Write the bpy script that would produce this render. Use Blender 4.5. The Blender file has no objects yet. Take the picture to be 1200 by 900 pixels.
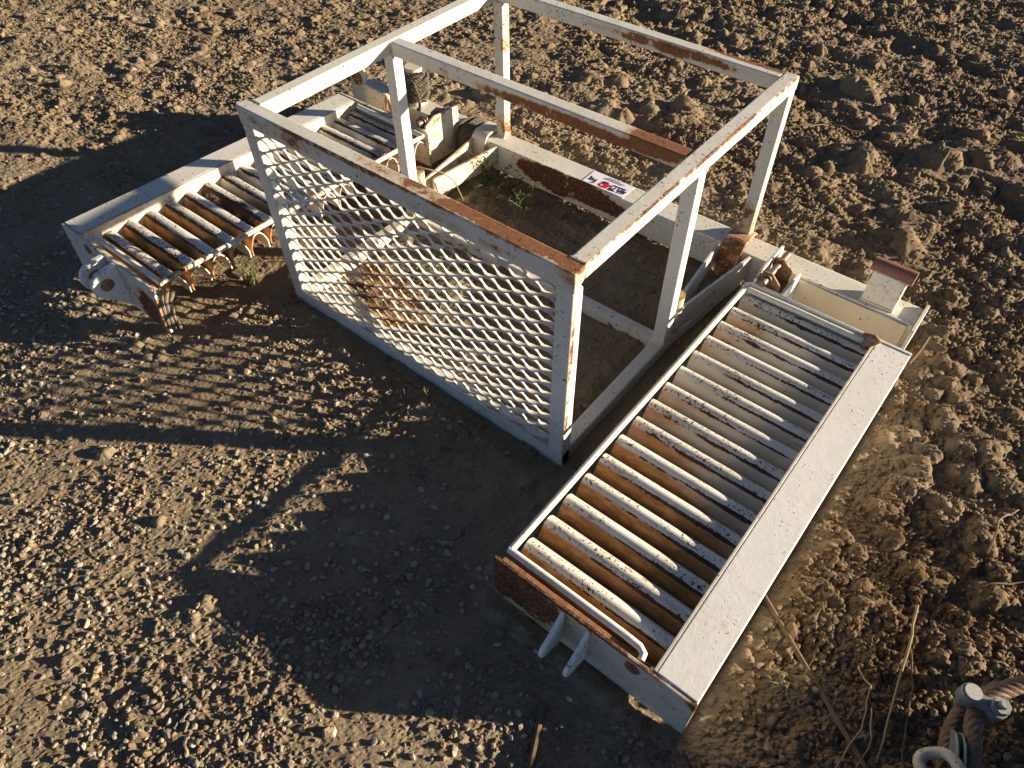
import bpy, bmesh, math, random
import numpy as np
from mathutils import Vector, Matrix

random.seed(7)
rng = np.random.default_rng(11)
scene = bpy.context.scene
COL = scene.collection
R = math.radians

# ------------------------------------------------------------------ render / world / camera
world = bpy.data.worlds.new("World"); scene.world = world
world.use_nodes = True
wn = world.node_tree.nodes; wl = world.node_tree.links
sky = wn.new("ShaderNodeTexSky"); sky.sky_type = 'NISHITA'; sky.sun_disc = False
SUN_AZ = math.atan2(.815, .575); SUN_EL = R(12.3)
sky.sun_elevation = SUN_EL; sky.sun_rotation = SUN_AZ
sky.air_density = .40; sky.dust_density = 0.2; sky.ozone_density = 1.0
wl.new(sky.outputs[0], wn['Background'].inputs[0])
wn['Background'].inputs[1].default_value = 0.05

sun = bpy.data.lights.new("sun", 'SUN'); sun.energy = 5.0; sun.angle = R(.53); sun.color = (1.0, .845, .625)
so = bpy.data.objects.new("sun", sun); COL.objects.link(so)
sd = Vector((math.sin(SUN_AZ)*math.cos(SUN_EL), math.cos(SUN_AZ)*math.cos(SUN_EL), math.sin(SUN_EL)))
so.rotation_euler = sd.to_track_quat('Z', 'Y').to_euler(); so.location = sd*12

scene.view_settings.view_transform = 'Standard'; scene.view_settings.look = 'None'
scene.view_settings.exposure = 1.40; scene.view_settings.gamma = 1
scene.view_settings.use_curve_mapping = False

f, pitch, roll, yaw = 846.4676, 0.8594, -0.0165, -0.6931
c, s = math.cos(yaw), math.sin(yaw)
RB = np.array([[c, s, 0], [-s, c, 0], [0, 0, 1]])
CAM = RB @ np.array([-0.1595, -1.3658, 2.0])
cp, sp = math.cos(pitch), math.sin(pitch)
fw = np.array([0, cp, -sp]); rt = np.array([1., 0, 0]); up = np.array([0, sp, cp])
cr, sr = math.cos(roll), math.sin(roll)
rt, up = cr*rt+sr*up, -sr*rt+cr*up
fw, rt, up = RB @ fw, RB @ rt, RB @ up
cam = bpy.data.cameras.new("camera"); co = bpy.data.objects.new("camera", cam); COL.objects.link(co)
cam.sensor_fit = 'HORIZONTAL'; cam.sensor_width = 36; cam.lens = 36*f/1200
cam.clip_start = .05; cam.clip_end = 2000
M = Matrix(((rt[0], up[0], -fw[0], CAM[0]), (rt[1], up[1], -fw[1], CAM[1]), (rt[2], up[2], -fw[2], CAM[2]), (0, 0, 0, 1)))
co.matrix_world = M
scene.camera = co

# ------------------------------------------------------------------ node helpers
class NT:
    def __init__(self, name):
        self.m = bpy.data.materials.new(name); self.m.use_nodes = True
        self.t = self.m.node_tree; self.n = self.t.nodes; self.l = self.t.links
        self.bsdf = self.n['Principled BSDF']
    def new(self, k): return self.n.new(k)
    def put(self, sock, v):
        if isinstance(v, bpy.types.NodeSocket): self.l.new(v, sock)
        elif v is not None:
            if sock.type == 'RGBA' and hasattr(v, '__len__') and len(v) == 3: v = (*v, 1)
            sock.default_value = v
    def math(self, op, a, b=0.0, clamp=False):
        k = self.new('ShaderNodeMath'); k.operation = op; k.use_clamp = clamp
        self.put(k.inputs[0], a); self.put(k.inputs[1], b); return k.outputs[0]
    def add(self, a, b): return self.math('ADD', a, b)
    def mul(self, a, b): return self.math('MULTIPLY', a, b)
    def vmath(self, op, a, b):
        k = self.new('ShaderNodeVectorMath'); k.operation = op
        self.put(k.inputs[0], a); self.put(k.inputs[1], b)
        return k.outputs['Value'] if op in ('LENGTH', 'DOT_PRODUCT', 'DISTANCE') else k.outputs[0]
    def noise(self, vec, scale, detail=4, rough=.6, dist=0):
        k = self.new('ShaderNodeTexNoise'); self.put(k.inputs['Vector'], vec)
        k.inputs['Scale'].default_value = scale; k.inputs['Detail'].default_value = detail
        k.inputs['Roughness'].default_value = rough; k.inputs['Distortion'].default_value = dist
        return k.outputs[0]
    def smooth(self, v, a, b, lo=0., hi=1.):
        k = self.new('ShaderNodeMapRange'); k.interpolation_type = 'SMOOTHSTEP'
        self.put(k.inputs[0], v); self.put(k.inputs[1], a); self.put(k.inputs[2], b)
        k.inputs[3].default_value = lo; k.inputs[4].default_value = hi; return k.outputs[0]
    def mix(self, fac, a, b):
        k = self.new('ShaderNodeMix'); k.data_type = 'RGBA'
        self.put(k.inputs[0], fac); self.put(k.inputs[6], a); self.put(k.inputs[7], b); return k.outputs[2]
    def objcoord(self, rnd=True):
        tc = self.new('ShaderNodeTexCoord').outputs['Object']
        if not rnd: return tc
        oi = self.new('ShaderNodeObjectInfo').outputs['Random']
        k = self.new('ShaderNodeCombineXYZ')
        a = self.mul(oi, 31.7); b = self.mul(oi, 17.3)
        self.put(k.inputs[0], a); self.put(k.inputs[1], b); self.put(k.inputs[2], a)
        return self.vmath('ADD', tc, k.outputs[0])
    def sep(self, v):
        k = self.new('ShaderNodeSeparateXYZ'); self.put(k.inputs[0], v); return k.outputs
    def bump(self, h, strength, dist):
        k = self.new('ShaderNodeBump'); k.inputs['Strength'].default_value = strength
        k.inputs['Distance'].default_value = dist; self.put(k.inputs['Height'], h); return k.outputs[0]
    def done(self, col, rough, normal=None, metal=0.0, spec=.5):
        self.put(self.bsdf.inputs['Base Color'], col); self.put(self.bsdf.inputs['Roughness'], rough)
        self.put(self.bsdf.inputs['Metallic'], metal); self.bsdf.inputs['Specular IOR Level'].default_value = spec
        if normal is not None: self.put(self.bsdf.inputs['Normal'], normal)
        return self.m

WHITE = (.70, .675, .60)
RUST_O = (.235, .098, .040); RUST_D = (.065, .026, .014); STAIN = (.52, .33, .17)

def rust_colour(q, n2, n3, orange=.5):
    k = (orange-.5)*.3
    c0 = q.mix(q.smooth(q.add(q.mul(n2, .65), q.mul(n3, .35)), .44-k*.8, .60-k*.8), RUST_D, RUST_O)
    return q.mix(q.mul(q.smooth(n3, .50, .66), .6), c0, (.34, .17, .085))

def paint(name, base=WHITE, rust=.2, pits=.3, stain=.6, dirt=.4, spots=(), orange=.5, edge=.3, rough=.42):
    q = NT(name)
    P = q.objcoord(); W = q.new('ShaderNodeNewGeometry').outputs['Position']
    n1 = q.noise(P, 7, 5, .62, .4); n2 = q.noise(P, 38, 5, .65); n3 = q.noise(P, 150, 3, .6)
    nl = q.noise(P, 2.5, 4, .6)
    rv = q.add(q.mul(n1, .85), q.add(q.mul(n2, .55), q.add(q.mul(n3, .22), -.31)))
    for cc, rr, st in spots:
        d = q.vmath('SUBTRACT', W, cc); d = q.vmath('DIVIDE', d, rr); d = q.vmath('LENGTH', d, (0, 0, 0))
        rv = q.add(rv, q.mul(q.smooth(d, 1.0, .35), st))
    if edge > 0:
        b = q.new('ShaderNodeBevel'); b.samples = 4; b.inputs[0].default_value = .009
        gN = q.new('ShaderNodeNewGeometry').outputs['Normal']
        e = q.math('SUBTRACT', 1.0, q.vmath('DOT_PRODUCT', b.outputs[0], gN))
        e = q.smooth(e, .02, .22)
        rv = q.add(rv, q.mul(e, edge*1.25))
    t = .835-rust*.38
    rm = q.smooth(rv, t, t+.045)
    sm = q.mul(q.smooth(rv, t-.20, t+.02), stain)
    n4 = q.noise(P, 85, 3, .6)
    pm = q.mul(q.smooth(n4, .685-pits*.15, .705-pits*.15), q.smooth(q.add(n1, q.mul(nl, .5)), .66, .82))
    pm = q.math('MINIMUM', pm, 1.0 if pits > 0 else 0.0)
    dcol = tuple(x*y for x, y in zip(base, (.74, .66, .54)))
    col = q.mix(q.mul(q.smooth(q.add(q.mul(nl, .6), q.mul(n2, .4)), .38, .72), dirt), base, dcol)
    col = q.mix(q.mul(q.smooth(n3, .45, .75), .16*(.5+dirt)), col, (.30, .25, .19))
    col = q.mix(sm, col, STAIN)
    rc = rust_colour(q, n2, n3, orange)
    col = q.mix(rm, col, rc)
    col = q.mix(pm, col, (.06, .03, .02))
    allr = q.math('MAXIMUM', rm, pm)
    rg = q.add(q.mul(allr, .9-rough), q.add(rough-.05, q.mul(n2, .14)))
    hgt = q.add(q.add(q.mul(allr, -.6), q.mul(n1, 1.6)), q.add(q.mul(n3, .25), q.mul(q.mul(n2, rm), .8)))
    return q.done(col, rg, q.bump(hgt, .55, .0022), spec=.4)

def finger_mat(name, side=1, heavy=0.0):
    """half-round finger: x along, y across, z up from the crown (z = 0)."""
    q = NT(name)
    P0 = q.objcoord(False); P = q.objcoord()
    X, Y, Z = q.sep(P0)[:3]
    oi = q.new('ShaderNodeObjectInfo'); rnd = oi.outputs['Random']
    LY = q.sep(oi.outputs['Location'])[1]
    mp = q.new('ShaderNodeMapping'); mp.inputs['Scale'].default_value = (.35, 1, 1); q.put(mp.inputs[0], P)
    PS = mp.outputs[0]
    n1 = q.noise(PS, 16, 5, .62, .3); n2 = q.noise(PS, 60, 5, .65); n3 = q.noise(P, 115, 4, .6); nl = q.noise(P, 4, 4, .6)
    t = q.mul(q.add(X, .24), side)            # 0..  towards outer beam
    if side < 0: t = q.math('SUBTRACT', .24, X)
    # dark chip line where the crown turns into the camera-side flank
    line = q.math('POWER', 2.718, q.mul(q.math('POWER', q.mul(q.add(Y, .0195), 1/.0042), 2.0), -1.0))
    front = q.smooth(Y, .002, -.004)
    line = q.mul(line, front)
    along = q.smooth(t, -.12, .30) if side > 0 else q.smooth(t, -.1, .2)
    lv = q.add(q.mul(n1, .42), q.add(q.mul(n2, .36), q.add(q.mul(n3, .22), q.add(q.mul(q.mul(line, along), .20), q.mul(rnd, .05)))))
    lv = q.add(lv, q.mul(q.mul(q.smooth(t, .30, .42), q.smooth(t, .46, .43)), q.mul(line, .10)))
    lv = q.add(lv, q.mul(q.smooth(rnd, .6, .8), heavy*.09))
    chips = q.smooth(lv, .640-heavy*.05, .66-heavy*.05)
    # pepper pits on the crown
    top = q.smooth(Z, -.020, -.008)
    pit = q.mul(q.mul(q.smooth(n3, .565-heavy*.02, .59-heavy*.02), q.smooth(q.add(n1, q.mul(nl, .4)), .58-heavy*.1, .76)), top)
    # orange-brown run-off on the flank
    flank = q.mul(q.smooth(Y, -.013, -.024), front)
    near = q.smooth(LY, .50, -.30)
    fv = q.add(q.add(q.mul(n1, .45), q.mul(n2, .25)), q.add(q.mul(near, .48), q.mul(q.smooth(t, .50, .0), .26)))
    st = q.mul(flank, q.smooth(fv, .52-heavy*.06, .80))
    base = q.mix(q.smooth(nl, .3, .75), (.71, .69, .63), (.56, .51, .43))
    base = q.mix(q.mul(flank, .45), base, (.56, .47, .34))
    col = q.mix(q.mul(st, .92), base, q.mix(q.smooth(n2, .4, .65), (.38, .130, .018), (.60, .28, .06)))
    col = q.mix(q.mul(q.smooth(lv, .60-heavy*.08, .69), .55), col, (.36, .19, .09))
    rc = q.mix(q.smooth(n3, .45, .62), (.045, .02, .013), (.15, .055, .02))
    col = q.mix(chips, col, rc); col = q.mix(pit, col, (.05, .028, .02))
    al = q.math('MAXIMUM', chips, pit)
    rg = q.add(.36, q.mul(q.math('MAXIMUM', al, st), .5))
    return q.done(col, rg, q.bump(q.add(q.mul(al, -.6), q.mul(n3, .2)), .5, .002), spec=.4)

def soil(name, a, b, cdark, bump=.8, attr=None):
    q = NT(name)
    P = q.objcoord(False)
    n0 = q.noise(P, 1.1, 5, .6); n1 = q.noise(P, 9, 6, .65); n2 = q.noise(P, 70, 6, .7); n3 = q.noise(P, 330, 4, .7)
    col = q.mix(q.smooth(q.add(q.mul(n0, .6), q.mul(n1, .4)), .38, .64), a, b)
    col = q.mix(q.mul(q.smooth(q.add(q.mul(n2, .6), q.mul(n3, .4)), .48, .70), .55), col, cdark)
    col = q.mix(q.mul(q.smooth(n3, .60, .74), .35), col, tuple(min(1, x*1.7) for x in b))
    if attr:
        k = q.new('ShaderNodeAttribute'); k.attribute_name = attr
        mm = q.new('ShaderNodeMix'); mm.data_type = 'RGBA'; mm.blend_type = 'MULTIPLY'
        mm.inputs[0].default_value = 1; q.put(mm.inputs[6], col); q.put(mm.inputs[7], k.outputs['Color']); col = mm.outputs[2]
    h = q.add(q.mul(n1, .35), q.add(q.mul(n2, .55), q.mul(n3, .35)))
    return q.done(col, .93, q.bump(h, bump, .010), spec=.15)

def plain(name, col, rough=.6, metal=0.0, var=.3, scale=40, bump=.3, dark=(.05, .03, .02)):
    q = NT(name); P = q.objcoord()
    n = q.noise(P, scale, 5, .65); n2 = q.noise(P, scale*5, 3, .6)
    c_ = q.mix(q.mul(q.smooth(q.add(q.mul(n, .6), q.mul(n2, .4)), .42, .68), var), col, dark)
    return q.done(c_, rough, q.bump(q.add(n, n2), bump, .0015), metal, .3)

# ------------------------------------------------------------------ mesh builder
class MB:
    def __init__(self): self.v = []; self.f = []; self.sm = []
    def add(self, vs, fs, smooth=False):
        o = len(self.v); self.v += [tuple(map(float, p)) for p in vs]
        for q in fs: self.f.append(tuple(i+o for i in q)); self.sm.append(smooth)
    def box(self, a, b):
        x0, y0, z0 = [min(p, q) for p, q in zip(a, b)]; x1, y1, z1 = [max(p, q) for p, q in zip(a, b)]
        vs = [(x, y, z) for z in (z0, z1) for y in (y0, y1) for x in (x0, x1)]
        self.add(vs, [(0, 2, 3, 1), (4, 5, 7, 6), (0, 1, 5, 4), (2, 6, 7, 3), (0, 4, 6, 2), (1, 3, 7, 5)]); return self
    def prism(self, pts, d):
        """closed polygon (3-D points, planar) extruded along d"""
        n = len(pts); d = np.array(d, float); A = [np.array(p, float) for p in pts]; B = [p+d for p in A]
        nrm = sum((np.cross(A[i]-A[0], A[(i+1) % n]-A[0]) for i in range(n)), np.zeros(3))
        fs = [tuple(range(n)), tuple(range(2*n-1, n-1, -1))] + [(i, i+n, (i+1) % n+n, (i+1) % n) for i in range(n)]
        if nrm @ d > 0: fs = [tuple(reversed(q)) for q in fs]
        self.add(A+B, fs); return self
    def beam(self, a, b, w, h, upv=(0, 0, 1)):
        a = np.array(a, float); b = np.array(b, float); t = b-a; t /= np.linalg.norm(t)
        sx = np.cross(t, upv); sx /= np.linalg.norm(sx); u = np.cross(sx, t)
        pts = [a+sx*w/2*i+u*h/2*j for i, j in ((-1, -1), (1, -1), (1, 1), (-1, 1))]
        return self.prism(pts, b-a)
    def tube(self, pts, r, n=10, cap=True, radii=None, closed=False):
        P = [np.array(p, float) for p in pts]; m = len(P); ref = None; rings = []
        for i in range(m):
            t = P[min(i+1, m-1)]-P[max(i-1, 0)] if not closed else P[(i+1) % m]-P[i-1]
            t = t/(np.linalg.norm(t)+1e-12)
            if ref is None:
                ref = np.cross(t, (0, 0, 1) if abs(t[2]) < .9 else (1, 0, 0))
            ref = ref-t*(ref@t); ref = ref/(np.linalg.norm(ref)+1e-12); b = np.cross(t, ref)
            rr = radii[i] if radii is not None else r
            rings.append([P[i]+rr*(math.cos(2*math.pi*k/n)*ref+math.sin(2*math.pi*k/n)*b) for k in range(n)])
        vs = [p for g in rings for p in g]; fs = []
        for i in range(m if closed else m-1):
            j = (i+1) % m
            for k in range(n): fs.append((i*n+k, i*n+(k+1) % n, j*n+(k+1) % n, j*n+k))
        self.add(vs, fs, True)
        if cap and not closed:
            self.add(rings[0], [tuple(range(n-1, -1, -1))]); self.add(rings[-1], [tuple(range(n))])
        return self
    def cyl(self, a, b, r, n=20): return self.tube([a, b], r, n)
    def ring_plate(self, centre, ax, ro, ri, th, n=28):
        """washer with axis ax (unit)"""
        cx = np.array(centre, float); ax = np.array(ax, float); e1 = np.cross(ax, (0, 0, 1) if abs(ax[2]) < .9 else (1, 0, 0)); e1 /= np.linalg.norm(e1); e2 = np.cross(ax, e1)
        vs = []
        for k in range(n):
            d = math.cos(2*math.pi*k/n)*e1+math.sin(2*math.pi*k/n)*e2
            vs += [cx+d*ro-ax*th/2, cx+d*ro+ax*th/2, cx+d*ri+ax*th/2, cx+d*ri-ax*th/2]
        fs = []
        for k in range(n):
            a, b = k*4, ((k+1) % n)*4
            for i in range(4): fs.append((a+i, b+i, b+(i+1) % 4, a+(i+1) % 4))
        self.add(vs, fs); return self
    def build(self, name, mat, parent=None, origin=None, bevel=0.0, ang=38):
        o0 = np.array(origin if origin is not None else (parent['at'] if parent is not None else (0, 0, 0)), float)
        me = bpy.data.meshes.new(name)
        V = np.array(self.v)-o0
        me.from_pydata(V.tolist(), [], self.f)
        bm = bmesh.new(); bm.from_mesh(me); bmesh.ops.recalc_face_normals(bm, faces=bm.faces); bm.to_mesh(me); bm.free()
        me.polygons.foreach_set('use_smooth', [True]*len(me.polygons))
        me.set_sharp_from_angle(angle=R(ang))
        me.materials.append(mat)
        ob = bpy.data.objects.new(name, me); COL.objects.link(ob)
        if parent is not None:
            ob.parent = parent; ob.location = Vector(o0)-Vector(parent['at'])
        else: ob.location = o0
        ob['at'] = [float(x) for x in o0]
        if bevel:
            b = ob.modifiers.new('edges', 'BEVEL'); b.width = bevel; b.segments = 2; b.limit_method = 'ANGLE'; b.angle_limit = R(40)
            b.harden_normals = False
        return ob

def tag(o, label=None, cat=None, group=None, kind=None):
    if label: o['label'] = label
    if cat: o['category'] = cat
    if group: o['group'] = group
    if kind: o['kind'] = kind
    return o
def thing(name, label, cat, at, group=None):
    o = bpy.data.objects.new(name, None); COL.objects.link(o); o.location = at; o['at'] = [float(x) for x in at]
    o.empty_display_size = .1
    return tag(o, label, cat, group)

# ------------------------------------------------------------------ materials
m_white = paint('white paint weathered', rust=.16, pits=.35, stain=.5, dirt=.45)
m_rustrail = paint('rail paint mostly rusted', rust=.62, pits=.6, stain=.9, dirt=.7, orange=.35, edge=0)
m_clean = paint('white paint sound', base=(.82, .81, .775), rust=.10, pits=.36, stain=.5, dirt=.34, edge=.30)
m_cream = paint('cream paint chipped', base=(.71, .65, .51), rust=.46, pits=.5, stain=.7, dirt=.4, edge=.4)
m_rustwhite = paint('white paint going to rust', rust=.34, pits=.45, stain=.8, dirt=.55, edge=.5)
m_rail = paint('white rail paint', base=(.76, .73, .64), rust=.16, pits=.3, stain=.5, dirt=.35, edge=.0)
m_toprail = paint('white top rail with rusty seam', rust=.17, pits=.45, stain=.6, dirt=.4, edge=.3,
                  spots=[((-.001, .65, .822), (.011, 1.2, .013), .34)], orange=.45)
m_frontbar = paint('front top bar rusting', rust=.12, pits=.3, stain=.9, dirt=.5, orange=1.0, edge=.35,
                   spots=[((-.30, .03, .83), (.66, .05, .030), .42), ((-1.12, -.0, .795), (.26, .02, .045), .30), ((-.80, .00, .82), (.5, .012, .015), .30),
                          ((-.42, -.0, .78), (.34, .02, .018), .20), ((-.02, .02, .80), (.05, .06, .04), .25)])
m_midbar = paint('middle top bar rusting', rust=.10, pits=.35, stain=.9, dirt=.5, orange=1.0, edge=.35,
                 spots=[((-.55, .637, .785), (.48, .02, .036), .46), ((-.12, .66, .81), (.24, .06, .06), .50), ((-1.08, .64, .785), (.2, .02, .02), .16)])
m_farbar = paint('far top bar rusting', rust=.12, pits=.4, stain=.7, dirt=.5, orange=.8, edge=.35,
                 spots=[((-.50, 1.252, .80), (.5, .02, .03), .40), ((-.14, 1.295, .822), (.30, .03, .02), .50)])
m_post = paint('post paint', base=(.75, .735, .68), rust=.10, pits=.35, stain=.5, dirt=.38, edge=.2)
m_rightpost = paint('front right post paint', base=(.75, .735, .68), rust=.10, pits=.35, stain=.7, dirt=.4, edge=.2, orange=.45,
                    spots=[((.001, .012, .42), (.02, .014, .55), .27)])
m_farpost = paint('far post paint with rusty foot', rust=.12, pits=.4, stain=.8, dirt=.4, orange=1.0, edge=.3,
                  spots=[((-.03, 1.26, .24), (.07, .08, .10), .33), ((-1.28, 1.27, .22), (.08, .08, .10), .30), ((-1.26, 1.27, .62), (.04, .06, .15), .22)])
m_mesh = paint('mesh paint', base=(.66, .64, .58), rust=.22, pits=.2, stain=.7, dirt=.6, edge=0,
               spots=[((-.80, 0, .30), (.34, .1, .24), .30), ((-.4, 0, .70), (.3, .1, .06), .2)])
m_beam = paint('beam paint with rusted face', rust=.10, pits=.45, stain=.6, dirt=.45, orange=.25, edge=.32,
               spots=[((-.86, 1.180, .105), (.42, .03, .10), .52), ((-.60, 1.180, .085), (.20, .03, .05), .36), ((.13, 1.178, .10), (.06, .02, .05), .34)])
m_collar = paint('collar rusting through paint', base=(.52, .32, .22), rust=.95, pits=.3, stain=.95, dirt=.6, orange=.9, edge=.3)
m_rust = paint('rusty steel', base=(.24, .11, .055), rust=.65, pits=.5, stain=.6, dirt=.8, orange=.35, edge=0, rough=.75)
m_redcap = paint('red primer cap', base=(.27, .115, .085), rust=.25, pits=.4, stain=.25, dirt=.6, orange=.6, edge=.1, rough=.6)
m_plate = paint('end plate paint half rusted', base=(.60, .56, .48), rust=.26, pits=.6, stain=.9, dirt=.8, orange=.40, edge=.35,
                spots=[((.18, -.48, .14), (.26, .04, .17), .50), ((.34, -.478, .213), (.42, .03, .012), .42), ((.48, -.48, .08), (.12, .03, .03), .16), ((.735, -.478, .20), (.04, .03, .03), .3), ((.565, -.49, .19), (.03, .03, .025), .3)])
m_plate2 = paint('left end plate paint', base=(.66, .63, .57), rust=.18, pits=.6, stain=.7, dirt=.5, orange=.35, edge=.35,
                 spots=[((-1.56, -.49, .14), (.13, .04, .18), .46), ((-2.0, -.49, .25), (.035, .03, .03), .3)])
m_fing_r = finger_mat('right finger paint', 1, 0.0)
m_fing_l = finger_mat('left finger paint', -1, .8)
m_tan = paint('beam front tan bounce', base=(.56, .49, .385), rust=.08, pits=.1, stain=.4, dirt=.5, edge=.2)  # warm bounce light on the beam's front face, painted as base colour
m_rope = plain('old grey fibre rope', (.135, .110, .085), .9, 0, .85, 60, .5, (.05, .04, .03))
m_wire = plain('rusty wire rope', (.20, .135, .09), .7, .25, .6, 90, .5, (.05, .028, .015))
m_galv = plain('galvanised clip', (.27, .28, .29), .5, .55, .55, 60, .45, (.10, .085, .07))
m_stick = plain('dead stick bark', (.15, .105, .068), .9, 0, .6, 50, .5)
m_straw = plain('dry straw', (.28, .215, .13), .85, 0, .4, 60, .2, (.15, .10, .05))
m_leaf = plain('weed leaf', (.036, .052, .020), .6, 0, .5, 30, .2, (.02, .03, .012))
m_grass = plain('tuft blade', (.12, .14, .045), .65, 0, .5, 30, .2, (.05, .05, .02))
m_weld = paint('weld bead paint', rust=.42, pits=.3, stain=.9, dirt=.6, edge=0)
m_cable = plain('dirty cable', (.20, .16, .115), .8, 0, .5, 60, .4)

# ------------------------------------------------------------------ GROUND
def hash2(ix, iy, seed):
    h = (ix.astype(np.int64)*374761393 + iy.astype(np.int64)*668265263 + seed*1442695041) & 0xffffffff
    h = ((h ^ (h >> 13))*1274126177) & 0xffffffff
    return (h ^ (h >> 16)) & 0xffffffff
def perlin(x, y, seed):
    ix = np.floor(x); iy = np.floor(y); fx = x-ix; fy = y-iy
    u = fx*fx*fx*(fx*(fx*6-15)+10); v = fy*fy*fy*(fy*(fy*6-15)+10)
    def g(dx, dy):
        a = hash2(ix+dx, iy+dy, seed)*(2*np.pi/4294967296.0)
        return np.cos(a)*(fx-dx)+np.sin(a)*(fy-dy)
    return ((g(0, 0)*(1-u)+g(1, 0)*u)*(1-v)+(g(0, 1)*(1-u)+g(1, 1)*u)*v)*1.5
def fbm(x, y, scale, octv, seed, gain=.5, bill=False):
    t = 0; a = 1.0
    for k in range(octv):
        n = perlin(x*scale+k*13.1, y*scale-k*7.7, seed+k)
        t = t+a*((np.abs(n)*2-.6) if bill else n); a *= gain; scale *= 2.03
    return t
def sst(v, a, b):
    t = np.clip((v-a)/(b-a), 0, 1); return t*t*(3-2*t)

core_x = np.concatenate([np.arange(-5.7, -2.2, .010), np.arange(-2.2, 1.7, .0062), np.arange(1.7, 2.9, .012)])
core_y = np.concatenate([np.arange(-2.0, 1.35, .0065), np.arange(1.35, 5.6, .010)])
def outer(start, sign, step=.02, far=500):
    out = []; p = start; st = step
    while abs(p) < far:
        p += sign*st; out.append(p); st *= 1.28
    return np.array(out)
GX = np.concatenate([outer(core_x[0], -1)[::-1], core_x, outer(core_x[-1], 1)])
GY = np.concatenate([outer(core_y[0], -1)[::-1], core_y, outer(core_y[-1], 1)])
XX, YY = np.meshgrid(GX, GY)

def masks(x, y):
    # gravel yard towards the camera-left, churned mud beyond the beam and on the right
    wob = perlin(x*1.3, y*1.3, 91)*.35
    mud = sst(.55*x+.83*y+wob, .75, 1.35)
    mud = np.maximum(mud, sst(x+wob*.4, .70, .92)*sst(y, -.75, -.15)*.8)
    mud = np.maximum(mud, .55*sst(y-.3*x+wob, .35, 1.25))
    grav = sst(-.55*x-.83*y+wob, .05, .75)
    return mud, grav
MUD, GRV = masks(XX, YY)
H = .014*fbm(XX, YY, 1.2, 3, 3)
H += (.005+.012*MUD)*fbm(XX, YY, 4.5, 3, 17)
LAT = np.exp(-(((XX+1.25)/.80)**2+((YY+.55)/.45)**2))          # swept, flatter soil in front of the panel
PAT = sst(fbm(XX, YY, 1.7, 2, 311), -.45, .35)*(1-.75*LAT)
H += .018*MUD*fbm(XX*.38+YY*.10, YY*1.0-XX*.18, 5.5, 4, 57, .55)
H *= 1-.6*LAT
# wheel ruts across the mud beyond the beam
rut = np.exp(-((.30*XX+.95*YY-2.55+.08*perlin(XX*2, YY*2, 5))/.16)**2)*.035+np.exp(-((.30*XX+.95*YY-3.55+.08*perlin(XX*2, YY*2, 8))/.14)**2)*.03
H -= rut*sst(XX, -3.2, -1.5)
# equipment footprint: keep the ground low and calm there
def rect(x0, x1, y0, y1, soft):
    dx = np.maximum(np.maximum(x0-XX, XX-x1), 0); dy = np.maximum(np.maximum(y0-YY, YY-y1), 0)
    return 1-sst(np.sqrt(dx*dx+dy*dy), 0, soft)
FP = np.maximum.reduce([rect(.14, .72, -.47, .97, .09), rect(-2.12, -1.5, -.5, 1.0, .12), rect(-2.15, .72, 1.14, 1.33, .12),
                        rect(-1.38, .03, -.04, .05, .10), rect(-.06, .03, 0, 1.2, .10), rect(-1.4, -1.3, 0, 1.2, .10)])
H = H*(1-.62*FP)-.012*FP+4*FP*(1-FP)*(.004+.020*np.abs(perlin(XX*14, YY*14, 201)))
FINE = (.0042+.0036*MUD)*fbm(XX, YY, 12, 4, 29, .58, True)*(.45+.55*PAT)
FINE += .0030*(.5+MUD)*fbm(XX, YY, 23, 3, 401, .7)
FINE += (.0034+.0026*MUD)*fbm(XX, YY, 44, 2, 43, .7, True)*(.35+.65*PAT)
FINE += (.0019+.0012*MUD)*perlin(XX*88, YY*88, 71)*(.4+.6*PAT)
FINE += .0006*rng.normal(0, 1, XX.shape)
H += FINE*(1-.15*FP)*(1+.7*sst(XX, .6, .8)*(1-sst(YY, .2, .8)))*(1-.35*LAT)
# stamps: clods with a broken outline
def stamp(cx, cy, r, h, seed):
    i0, i1 = np.searchsorted(GX, [cx-r*1.7, cx+r*1.7]); j0, j1 = np.searchsorted(GY, [cy-r*1.7, cy+r*1.7])
    if i1-i0 < 2 or j1-j0 < 2: return
    x = XX[j0:j1, i0:i1]-cx; y = YY[j0:j1, i0:i1]-cy
    a = np.arctan2(y, x); rs = np.random.default_rng(seed)
    ph = rs.random(4)*6.28; am = rs.random(4)
    rr = r*(1+.22*am[0]*np.sin(2*a+ph[0])+.18*am[1]*np.sin(3*a+ph[1])+.12*am[2]*np.sin(5*a+ph[2])+.1*am[3]*np.sin(7*a+ph[3]))
    d = np.sqrt(x*x+y*y)/rr
    tilt = 1+.5*(x*math.cos(ph[0])+y*math.sin(ph[0]))/r
    add = h*tilt*np.clip(1-d**2.6, 0, 1)**.8
    H[j0:j1, i0:i1] = np.maximum(H[j0:j1, i0:i1], H[j0:j1, i0:i1]*.35+add*(1-.75*FP[j0:j1, i0:i1]))
sid = 0
for _ in range(5200):
    x = rng.uniform(-5.4, 2.3); y = rng.uniform(-1.9, 5.3)
    md, gv = masks(np.array([x]), np.array([y])); md = float(md[0]); gv = float(gv[0])
    if rng.random() > .28+.72*md: continue
    r = (.008+.024*rng.random()**2.6)*(1+.7*md*rng.random())
    stamp(x, y, r, r*(.45+.4*rng.random()), sid); sid += 1
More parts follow.
